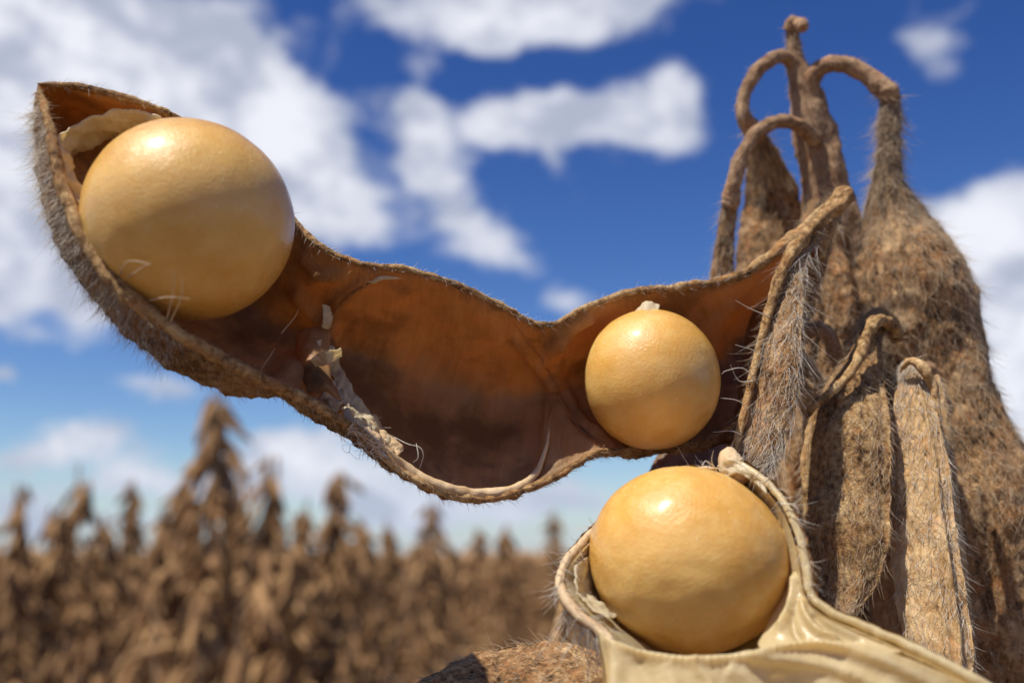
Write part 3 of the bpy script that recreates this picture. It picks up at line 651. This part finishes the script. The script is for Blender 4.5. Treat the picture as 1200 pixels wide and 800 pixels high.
q1 = [((a[0] * .55 + b[0] * .45), (a[1] * .5 + b[1] * .5), max(a[2], b[2]) * .45 + min(a[2], b[2]) * .55 + 1.6) for a, b in zip(rimR, backc)]
q2 = [((a[0] * .55 + b[0] * .45), (a[1] * .5 + b[1] * .5), max(a[2], b[2]) * .45 + min(a[2], b[2]) * .55 + 1.6) for a, b in zip(rimL, backc)]
N2, M2 = 160, 60
cupI = section(rails([rimR, q1, backc, q2, rimL], N2), M2)
nc = grid_normals(cupI)
if ((CO - cupI) * nc).sum(-1).mean() < 0: nc = -nc
tp = np.minimum(1, np.linspace(0, 1, N2) * 14)[:, None]
ed2 = np.minimum(1, np.minimum(np.linspace(0, 1, M2), 1 - np.linspace(0, 1, M2)) * 10)[None]
cupI = cupI + nc * ((.08 * fbm(cupI * .5, 3) + .012 * fbm(cupI * 2, 3)) * tp * ed2)[..., None]
cupO = cupI - nc * (.5 * tp * np.ones((1, M2)))[..., None] - nc * (np.abs(.12 * fbm(cupI * 1.4, 3)) * tp)[..., None]
cup = emit('open_pod', cupO, M['skin_gold'], plant, closed=False, label='short pod opened like a cup with cream lining, at the bottom')
emit('pod_lining', cupI, M['lining_cream'], cup, closed=False)
eR, GR = edge_tube('suture_edge', (cupI[:, 0] + cupO[:, 0]) / 2, [.12, .15, .16, .17, .17, .18, .22, .26], M['lining_cream'], cup, .15, 14, seed=31)
eL, GL = edge_tube('suture_edge', (cupI[:, -1] + cupO[:, -1]) / 2, [.10, .12, .16, .20, .22, .22, .22, .22], M['rim'], cup, .22, 14, seed=33)
# front lip of lining: ledge just under the seed, then folds running down toward the lens
lip_t = [(700, 738, 38.4), (730, 757, 37.6), (775, 767, 37.0), (820, 770, 36.8), (865, 765, 36.9), (905, 755, 37.1), (950, 750, 37.2), (1000, 752, 37), (1060, 770, 36.6), (1120, 796, 36.2), (1180, 828, 35.7)]
lip_b = [(716, 880, 33.5), (750, 880, 33), (790, 880, 32.6), (830, 880, 32.6), (870, 880, 33), (910, 880, 33.4), (950, 880, 33.6), (1000, 880, 33.6), (1060, 880, 33.6), (1120, 885, 33.8), (1180, 890, 34)]
lip, _ = sheet('pod_lining', lip_t, lip_b, M['lining_cream'], cup, n=220, m=90, amp=.10, fr=.40, seed=37, bulge=-1.1, th=.35,
      folds=[([(722, 742), (735, 757), (775, 768), (820, 772), (865, 767), (905, 757), (950, 751), (990, 754)], 8, 0.24), ([(712, 742), (722, 765), (722, 795), (718, 840)], 9, 0.31),
             ([(745, 770), (760, 800), (770, 840)], 10, -0.19), ([(812, 768), (816, 782), (832, 802), (840, 840)], 7, 0.22), ([(866, 772), (905, 772), (960, 778), (1020, 800), (1080, 840)], 9, 0.25),
             ([(900, 790), (940, 805), (980, 840)], 14, -0.22), ([(960, 752), (1010, 764), (1070, 790), (1120, 822)], 9, 0.19), ([(850, 782), (880, 800), (890, 840)], 11, 0.19), ([(780, 775), (790, 800), (800, 840)], 9, 0.12)])
sheet('pod_lining', [(934, 640, 40.1), (938, 664, 39.7), (944, 698, 39), (966, 722, 38.3), (1010, 742, 37.7), (1060, 763, 37.1)],
      [(921, 680, 41), (912, 705, 40.2), (898, 735, 39), (890, 756, 38), (930, 757, 37.4), (1000, 765, 36.8)], M['lining_cream'], cup, n=110, m=50, amp=.04, fr=.5, seed=43, th=.2,
      folds=[([(934, 672), (928, 705), (912, 740)], 4, .3), ([(940, 700), (944, 722), (960, 742), (985, 752)], 4, .35), ([(926, 715), (930, 735), (940, 752)], 5, -.25), ([(950, 718), (975, 738), (1010, 752)], 4, -.2)])
sheet('papery_membrane', [(676, 660, 41.2), (672, 686, 40.4), (690, 708, 39.6), (712, 726, 39)], [(700, 648, 43), (696, 684, 42), (704, 704, 41), (722, 722, 40)], M['paper'], cup, n=40, m=12, amp=.16, fr=1.3, seed=48)
sheet('papery_membrane', [(838, 546, 43.4), (856, 538, 42.8), (874, 548, 42.2), (892, 562, 41.6)], [(848, 560, 43.2), (866, 556, 42.4), (884, 566, 41.8), (900, 578, 41.2)], M['paper'], cup, n=30, m=10, amp=.22, fr=1.6, seed=49)
hairs(cup, GR, M['hair_white'], 170, (.3, 1.0), radius=.012, lift=.6, curl=1.0, rs=np.random.RandomState(3), sel=(np.linspace(0, 1, GR.shape[0])[:, None] < .5) * np.ones((1, GR.shape[1])))
hairs(cup, GL, M['hair_white'], 300, (.3, 1.1), radius=.012, lift=.7, curl=1.0, rs=np.random.RandomState(4), sel=(np.linspace(0, 1, GL.shape[0])[:, None] < .75) * .9 * np.ones((1, GL.shape[1])))
rr = random.Random(12); lst = []
for k in range(90):                                   # beard of long pale hairs under the left rim
    t = rr.random(); x = 668 + 52 * t + rr.uniform(-4, 4); y = 698 + 46 * t + rr.uniform(-4, 6); d = 40.6 - t
    ln = rr.uniform(20, 70); a = rr.uniform(-.5, .35)
    lst.append([(x, y, d), (x + ln * .35 * math.sin(a), y + ln * .35, d - .2), (x + ln * .8 * math.sin(a) + rr.uniform(-8, 8), y + ln * .7, d + rr.uniform(-.4, .6)), (x + ln * math.sin(a) + rr.uniform(-14, 10), y + ln, d + rr.uniform(-.5, .9))])
lst += [[(664, 672, 40.6), (650, 660, 40.2), (638, 646, 40), (634, 652, 40)], [(666, 664, 40.8), (654, 650, 40.3), (640, 645, 40)], [(664, 680, 40.4), (648, 668, 40), (640, 660, 39.8)],
        [(664, 694, 40), (648, 696, 39.6), (632, 700, 39.4)], [(690, 630, 42), (694, 616, 41.6), (690, 604, 41.4)], [(668, 660, 41), (668, 648, 40.8), (664, 640, 40.6)]]
strands(lst, .016, M['hair_white'], cup)
strands([[(884, 560, 41.4), (898, 545, 40.6), (918, 536, 40.2)], [(890, 566, 41.2), (905, 560, 40.6), (914, 548, 40.3)], [(915, 590, 40.6), (930, 590, 40.1), (940, 582, 39.8)], [(925, 590, 40.3), (933, 594, 40), (936, 600, 39.9)],
         [(935, 640, 39.8), (944, 632, 39.4), (940, 622, 39.3)], [(840, 552, 43.4), (834, 540, 42.8), (836, 528, 42.4)], [(838, 548, 43.4), (828, 540, 42.6), (822, 546, 42.4)]], .03, M['hair_white'], cup)
tube('torn_tip', [(856, 528, 44.6, 6), (856, 540, 44, 14), (862, 552, 43.4, 15), (870, 562, 42.8, 8)], M['rim'], cup, n=24, rough=.25, m=12)

# ------------------------------------------------------------------ seeds
def seed(px, py, d, rx, ry, rz, mat, label, tilt=0., sd_=0., dent=.012):
    c = W([(px, py, d)])[0]; n, m = 90, 120
    V = nrm(CO - c); right = nrm(np.cross(np.array([0, 0, 1.]), V)); up_ = np.cross(V, right)
    ct, st = math.cos(tilt), math.sin(tilt); a = right * ct + up_ * st; b = -right * st + up_ * ct
    th = np.linspace(.0005, math.pi - .0005, n)[:, None]; ph = np.linspace(0, 2 * math.pi, m, endpoint=False)[None]
    k = d / FPX
    X = np.sin(th) * np.cos(ph); Y = np.cos(th) * np.ones_like(ph); Z = np.sin(th) * np.sin(ph)
    D = X[..., None] * a + Y[..., None] * b + Z[..., None] * V
    sc_ = 1 + dent * fbm(D * 1.3 + sd_, 3) + dent * .25 * fbm(D * 5 + sd_, 3)
    G = c + (X * rx * k * sc_)[..., None] * a + (Y * ry * k * sc_)[..., None] * b + (Z * rz * k * sc_)[..., None] * V
    o = emit('soybean', G, mat, None, origin=c); o['label'] = label; o['category'] = 'seed'
    return o
seed(222.5, 258.5, 42, 119.5, 118.5, 116, M['seed_a'], 'large glossy amber soybean at the far left end of the long open pod', tilt=R(-18), sd_=2.)
seed(764, 444.5, 50, 79, 82, 78, M['seed_b'], 'smallest golden soybean in the middle, at the inner end of the long open pod', tilt=R(10), sd_=5., dent=.01)
seed(806, 655, 42.2, 117.5, 107, 108, M['seed_c'], 'creased golden soybean sitting in the cream lined cup at the bottom', tilt=R(-14), sd_=9., dent=.018)

# ------------------------------------------------------------------ ground and field
def mat_soil():
    m, g, out = new_mat('dry_soil'); ob = g.n('ShaderNodeTexCoord').outputs['Object']
    c = g.mix(g.noise(ob, 9, 6, .65), (.10, .055, .032), (.24, .15, .085)); c = g.mix(g.smooth(g.noise(ob, 2.2, 4, .6), .5, .7), c, (.27, .19, .10))
    c = g.mix(g.math('MULTIPLY', g.smooth(g.noise(ob, .9, 3, .5), .58, .7), .5), c, (.13, .16, .05))
    g.put(out.inputs[0], principled(g, c, .95, bump(g, g.noise(ob, 30, 6, .7), .02)).outputs[0]); return m
xs = np.array([-900, -300, -100, -30, -10, -3, 0, 3, 10, 30, 100, 300, 900]) * 1000.
gx, gy = np.meshgrid(xs, xs, indexing='ij')
Gg = np.stack([gx, gy, np.zeros_like(gx)], -1)
gr = obj('ground', Gg.reshape(-1, 3), grid_faces(13, 13, flip=True), mat_soil(), None, kind='structure', smooth=False, origin=(0, 0, 0))

def field_pod_mesh(name, n=9, m=8, seed=0, L_=44., w=5.2):
    """one hanging pod, stalk end at the origin, pointing along -z, mm -> m"""
    s = np.linspace(0, 1, n); prof = np.array([.12, .3, .75, 1, .86, 1, .9, .55, .05]); bend = 3.5 * s ** 2 * (1 if seed % 2 else -1)
    a = np.linspace(0, 2 * math.pi, m, endpoint=False)
    x = bend[:, None] + w * prof[:, None] * np.cos(a); y = w * .62 * prof[:, None] * np.sin(a); z = -L_ * s[:, None] * np.ones(m)
    return np.stack([x, y, z], -1) / 1000.
PODS = [field_pod_mesh('pod', seed=k, L_=l, w=w_) for k, (l, w_) in enumerate([(44, 5.4), (38, 5.0), (48, 5.8)])]
def pods_layout(rs, H, start=.12, rich=1.0, fan=1.0):
    """nodes up the stem; every node carries a few drooping pods"""
    out = []; z = H * start; k = 0
    while z < H - .004:
        f = z / H; c = int(round((3.4 + rs.rand() * 2.4) * rich)) if f < .97 else 5
        for q in range(c):
            az = rs.rand() * 6.283; op = R(rs.uniform(8, 50) if rs.rand() < .7 else rs.uniform(50, 100)) * fan * (1 - .55 * max(0, f - .75) / .25)
            off = rs.uniform(.002, .075) * (1.08 - f) * rs.uniform(.4, 1.3)
            out.append((z + rs.uniform(-.01, .014), az, op, off, rs.randint(3), rs.uniform(.62, 1.02)))
        z += rs.uniform(.010, .018); k += 1
    return out
def rotm(az, op):
    ca, sa, cb, sb = math.cos(az), math.sin(az), math.cos(op), math.sin(op)
    return np.array([[ca * cb, -sa, -ca * sb], [sa * cb, ca, -sa * sb], [sb, 0, cb]])
def stem_mesh(rs, H, br=3, up=.42):
    """tapered main stem with a few side branches, metres"""
    V, F, k = [], [], 0
    def limb(p0, p1, r0, r1, wob):
        nonlocal k
        n, m = 10, 6; t = np.linspace(0, 1, n)[:, None]; C = p0 + (p1 - p0) * t + np.stack([np.sin(t[:, 0] * 5 + wob), np.cos(t[:, 0] * 4 + wob), 0 * t[:, 0]], -1) * .006 * t
        a = np.linspace(0, 2 * math.pi, m, endpoint=False); r = (r0 + (r1 - r0) * t)[:, :, None]
        G = C[:, None] + np.stack([np.cos(a), np.sin(a), 0 * a], -1)[None] * r
        V.append(G.reshape(-1, 3)); F.append(grid_faces(n, m, True) + k); k += n * m; return C
    limb(np.zeros(3), np.array([0, 0, H]), .0045, .0018, 0)
    tips = []
    for q in range(br):
        z0 = H * rs.uniform(.15, .45); az = rs.rand() * 6.28; ln = H * rs.uniform(up - .14, up)
        p0 = np.array([0, 0, z0]); p1 = p0 + np.array([math.cos(az) * ln * .36, math.sin(az) * ln * .36, ln]); limb(p0, p1, .003, .0013, q); tips.append((p0, p1))
    return np.vstack(V), np.vstack(F), tips
def raw_mesh(name, V, F, mat, uvs=40.):
    me = bpy.data.meshes.new(name); f = np.asarray(F); k = f.shape[1]
    me.vertices.add(len(V)); me.vertices.foreach_set('co', np.asarray(V, np.float32).ravel())
    me.loops.add(f.size); me.loops.foreach_set('vertex_index', f.ravel().astype(np.int32)); me.polygons.add(len(f))
    me.polygons.foreach_set('loop_start', np.arange(0, f.size, k, dtype=np.int32)); me.polygons.foreach_set('loop_total', np.full(len(f), k, dtype=np.int32))
    me.update(calc_edges=True); me.polygons.foreach_set('use_smooth', np.ones(len(f), bool)); me.materials.append(mat)
    return me

def mat_field(name, c0, c1, c2):
    m, g, out = new_mat(name); tc = g.n('ShaderNodeTexCoord'); ob = tc.outputs['Object']
    rnd = g.n('ShaderNodeObjectInfo').outputs['Random']
    n = g.noise(g.scale(ob, MM), .12, 3, .6); ge = g.n('ShaderNodeNewGeometry').outputs['Random Per Island']
    f = g.math('ADD', g.math('MULTIPLY', n, .4), g.math('ADD', g.math('MULTIPLY', ge, .3), g.math('MULTIPLY', rnd, .3)))
    c = g.ramp(f, [(.2, c0), (.5, c1), (.8, c2)])
    g.put(out.inputs[0], principled(g, c, .85, bump(g, g.noise(g.scale(ob, MM), 1.0, 3, .7), .0005, .8), Specular_IOR_Level=.2).outputs[0]); return m
MFP = mat_field('dry_field_pod', (.085, .042, .017), (.28, .152, .066), (.47, .29, .13))
MFS = mat_field('dry_field_stem', (.12, .075, .045), (.20, .13, .08), (.28, .19, .12))
MFF = mat_field('dry_field_far', (.17, .095, .043), (.31, .18, .085), (.45, .28, .135))
pod_me = []
for P_ in PODS: pod_me.append(raw_mesh('pod', P_.reshape(-1, 3), grid_faces(*P_.shape[:2], True), MFP))

def at(px, dist):
    """ground point under photo column px at a distance in metres"""
    v = (W([(px, 650, 1000)]) - CO)[0]; v[2] = 0; v /= np.linalg.norm(v); return v * dist
def top_h(py, dist):
    """plant height so that its top shows at photo row py"""
    v = (W([(600, py, 1000)]) - CO)[0]; return CAMH / 1000 + dist * v[2] / math.hypot(v[0], v[1])

def near_plant(px, py, dist, label, sd_, rich=1.0):
    rs = np.random.RandomState(sd_); H = top_h(py, dist); p = at(px, dist)
    t = bpy.data.objects.new('soybean_plant', None); sc.collection.objects.link(t); t.location = p; t.rotation_euler.z = rs.rand() * 6.28
    t['label'] = label; t['category'] = 'plant'; t['group'] = 'ripe soybean plants standing in the field'
    V, F, tips = stem_mesh(rs, H, 4, .50); s = bpy.data.objects.new('stem', raw_mesh('stem', V, F, MFS)); sc.collection.objects.link(s); s.parent = t
    lay = [(np.array([0, 0, z]), az, op, off, k, s_) for (z, az, op, off, k, s_) in pods_layout(rs, H, .45, rich)]
    for p0, p1 in tips:
        for q in range(9):
            f = .35 + .68 * q / 9
            for e in range(2): lay.append((p0 + (p1 - p0) * min(f, 1), rs.rand() * 6.28, R(rs.uniform(10, 50)), rs.uniform(.002, .014), rs.randint(3), rs.uniform(.75, 1.05)))
    lay = lay[-295:]
    for (b, az, op, off, k, s_) in lay:
        o = bpy.data.objects.new('pod', pod_me[k]); sc.collection.objects.link(o); o.parent = t
        o.location = b + np.array([-math.cos(az) * off * -1, math.sin(az) * off, 0]); o.scale = (s_,) * 3
        o.rotation_euler = (0, -op, az) if False else (0, 0, 0)
        o.rotation_mode = 'QUATERNION'
        import mathutils
        o.rotation_quaternion = mathutils.Euler((0, -op, 0)).to_quaternion(); o.rotation_quaternion = mathutils.Quaternion((0, 0, 1), az) @ o.rotation_quaternion @ mathutils.Quaternion((0, 0, 1), rs.rand() * 6.28)
    return t
def joined_plant(rs, H, rich=.8, m_red=True):
    V0, F0, tips = stem_mesh(rs, H, 4); V, F, k = [V0], [F0], len(V0)
    lay = [(np.array([0, 0, z]), az, op, off, q, s_) for (z, az, op, off, q, s_) in pods_layout(rs, H, .45, rich, 1.3)]
    for p0, p1 in tips:
        for q in range(8): lay.append((p0 + (p1 - p0) * (.4 + .6 * q / 8), rs.rand() * 6.28, R(rs.uniform(10, 90)), .006, rs.randint(3), rs.uniform(.8, 1.1)))
    for (b, az, op, off, q, s_) in lay:
        G = PODS[q][::2, ::2] * s_; Rm = rotm(az, op)
        G = G @ np.array([[math.cos(-op), 0, math.sin(-op)], [0, 1, 0], [-math.sin(-op), 0, math.cos(-op)]]).T
        G = G @ np.array([[math.cos(az), -math.sin(az), 0], [math.sin(az), math.cos(az), 0], [0, 0, 1]]).T
        G = G + b + np.array([math.cos(az) * off, math.sin(az) * off, 0])
        V.append(G.reshape(-1, 3)); F.append(grid_faces(G.shape[0], G.shape[1], True) + k); k += G.shape[0] * G.shape[1]
    return np.vstack(V), np.vstack(F)

near = [(240, 458, 0.95, 'tallest blurred soybean plant behind, its pointed top just under the long pod', 1),
        (312, 538, 1.16, 'blurred brown plant just right of the tallest one behind', 2),
        (394, 556, 1.22, 'blurred plant with a dark drooping cluster under the middle of the long pod', 3),
        (88, 552, 1.52, 'blurred plant near the left edge with a rounded top', 4),
        (152, 566, 1.95, 'thin blurred plant between the left edge plant and the tallest one', 5),
        (505, 585, 1.77, 'blurred plant rising above the field below the lowest curve of the pod', 6),
        (455, 606, 2.07, 'small blurred plant left of the one below the lowest curve of the pod', 7),
        (18, 575, 1.40, 'blurred plant cut by the left edge of the picture', 8),
        (560, 616, 2.56, 'faint thin plant top right of the curve of the pod', 9),
        (650, 598, 2.68, 'faint plant top just left of the cup-shaped pod', 10),
        (190, 600, 1.28, 'low blurred plant just left of the tallest one', 11),
        (345, 640, 1.10, 'low blurred plant in front of the gap between the two taller plants', 12),
        (60, 598, 1.45, 'blurred bushy plant between the left edge plant and the rounded one', 13),
        (122, 604, 1.6, 'low blurred bush in front of the thin plant at the left', 14),
        (212, 556, 1.3, 'blurred plant crowding the left side of the tallest one', 15),
        (274, 562, 1.25, 'blurred plant filling the gap right of the tallest one', 16),
        (352, 586, 1.4, 'blurred plant between the two darker plants under the long pod', 17),
        (422, 604, 1.7, 'blurred plant right of the dark drooping cluster', 18),
        (592, 622, 2.4, 'small faint plant on the field skyline below the lowest curve of the pod', 19),
        (250, 640, 1.0, 'low blurred plant at the foot of the tallest one', 20)]
for a in near: near_plant(*a[:4], a[4] * 13 + 1, 1.75)

rs = np.random.RandomState(44); variants = []
for k in range(10):
    V, F = joined_plant(rs, .66 if k else .70); variants.append(raw_mesh('soybean_plant', V, F, MFP))
placed = [(a[0], a[2]) for a in near]; cnt = 0
for k in range(4000):
    if cnt >= 275: break
    dist = 1.5 + 5.4 * rs.rand() ** .9; az = rs.uniform(-.70, .78); p = np.array([math.sin(az) * dist, math.cos(az) * dist, 0])
    o = bpy.data.objects.new('soybean_plant', variants[rs.randint(10)]); sc.collection.objects.link(o)
    o.location = p; o.rotation_euler.z = rs.rand() * 6.28; hgt = rs.uniform(.53, .615) + max(0, rs.randn()) * .02 + (rs.uniform(.0, .10) if az < -.08 and dist < 4.2 else 0)
    s_ = min(hgt, .74) / .66; o.scale = (s_, s_, s_)
    o['label'] = 'blurred dry soybean plant in the brown field'; o['category'] = 'plant'; o['group'] = 'blurred plants further back in the field'; cnt += 1
# far field, one mass: plants nobody could count
Vs, Fs, k = [], [], 0
for q in range(3200):
    dist = 6.2 + 60 * rs.rand() ** 1.6; az = rs.uniform(-.85, .95); nb = 16; h0 = rs.uniform(.53, .615) + max(0, rs.randn()) * .022
    c = np.array([math.sin(az) * dist, math.cos(az) * dist, 0.]); sp_ = .05 + .012 * dist
    b = c + np.stack([rs.randn(nb) * sp_, rs.randn(nb) * sp_, h0 - rs.rand(nb) ** 1.3 * .3], -1)
    az2 = rs.rand(nb) * 6.28; w_ = (.012 + .0022 * dist) * rs.uniform(.7, 1.3, nb)
    d = np.stack([np.cos(az2) * w_, np.sin(az2) * w_, 0 * w_], -1); e = np.stack([-np.sin(az2) * w_, np.cos(az2) * w_, 0 * w_], -1); zz = np.array([0, 0, 1]) * (.035 + .012 * min(dist, 12) / 4)
    P6 = np.stack([b + zz, b + d, b + e, b - d, b - e, b - zz], 1); Vs.append(P6.reshape(-1, 3))
    i0 = (k + np.arange(nb) * 6)[:, None]
    for t in ((0, 1, 2), (0, 2, 3), (0, 3, 4), (0, 4, 1), (5, 2, 1), (5, 3, 2), (5, 4, 3), (5, 1, 4)): Fs.append(np.hstack([i0 + t[0], i0 + t[1], i0 + t[2]]))
    k += nb * 6
ff = bpy.data.objects.new('soybean_field', raw_mesh('soybean_field', np.vstack(Vs), np.vstack(Fs), MFF)); sc.collection.objects.link(ff)
ff['kind'] = 'stuff'; ff['label'] = 'far brown field of ripe soybeans'; ff['category'] = 'field'
# canopy beyond the last clumps, out to the horizon
n1, n2 = 120, 90
aa = np.linspace(-1.1, 1.1, n1)[:, None]; dd = (9 * (900 / 9) ** (np.linspace(0, 1, n2)))[None]
zz = .50 + .03 * fbm(np.stack([aa * 60 + 0 * dd, dd * 1.1 + 0 * aa, 0 * aa * dd], -1), 3)
Gc = np.stack([np.sin(aa) * dd, np.cos(aa) * dd, zz], -1) * 1000
emit('field_canopy', Gc, MFF, None, closed=False, origin=(0, 0, 0))['kind'] = 'stuff'
cn = bpy.data.objects['field_canopy']; cn['label'] = 'hazy top of the crop reaching the horizon'; cn['category'] = 'field'
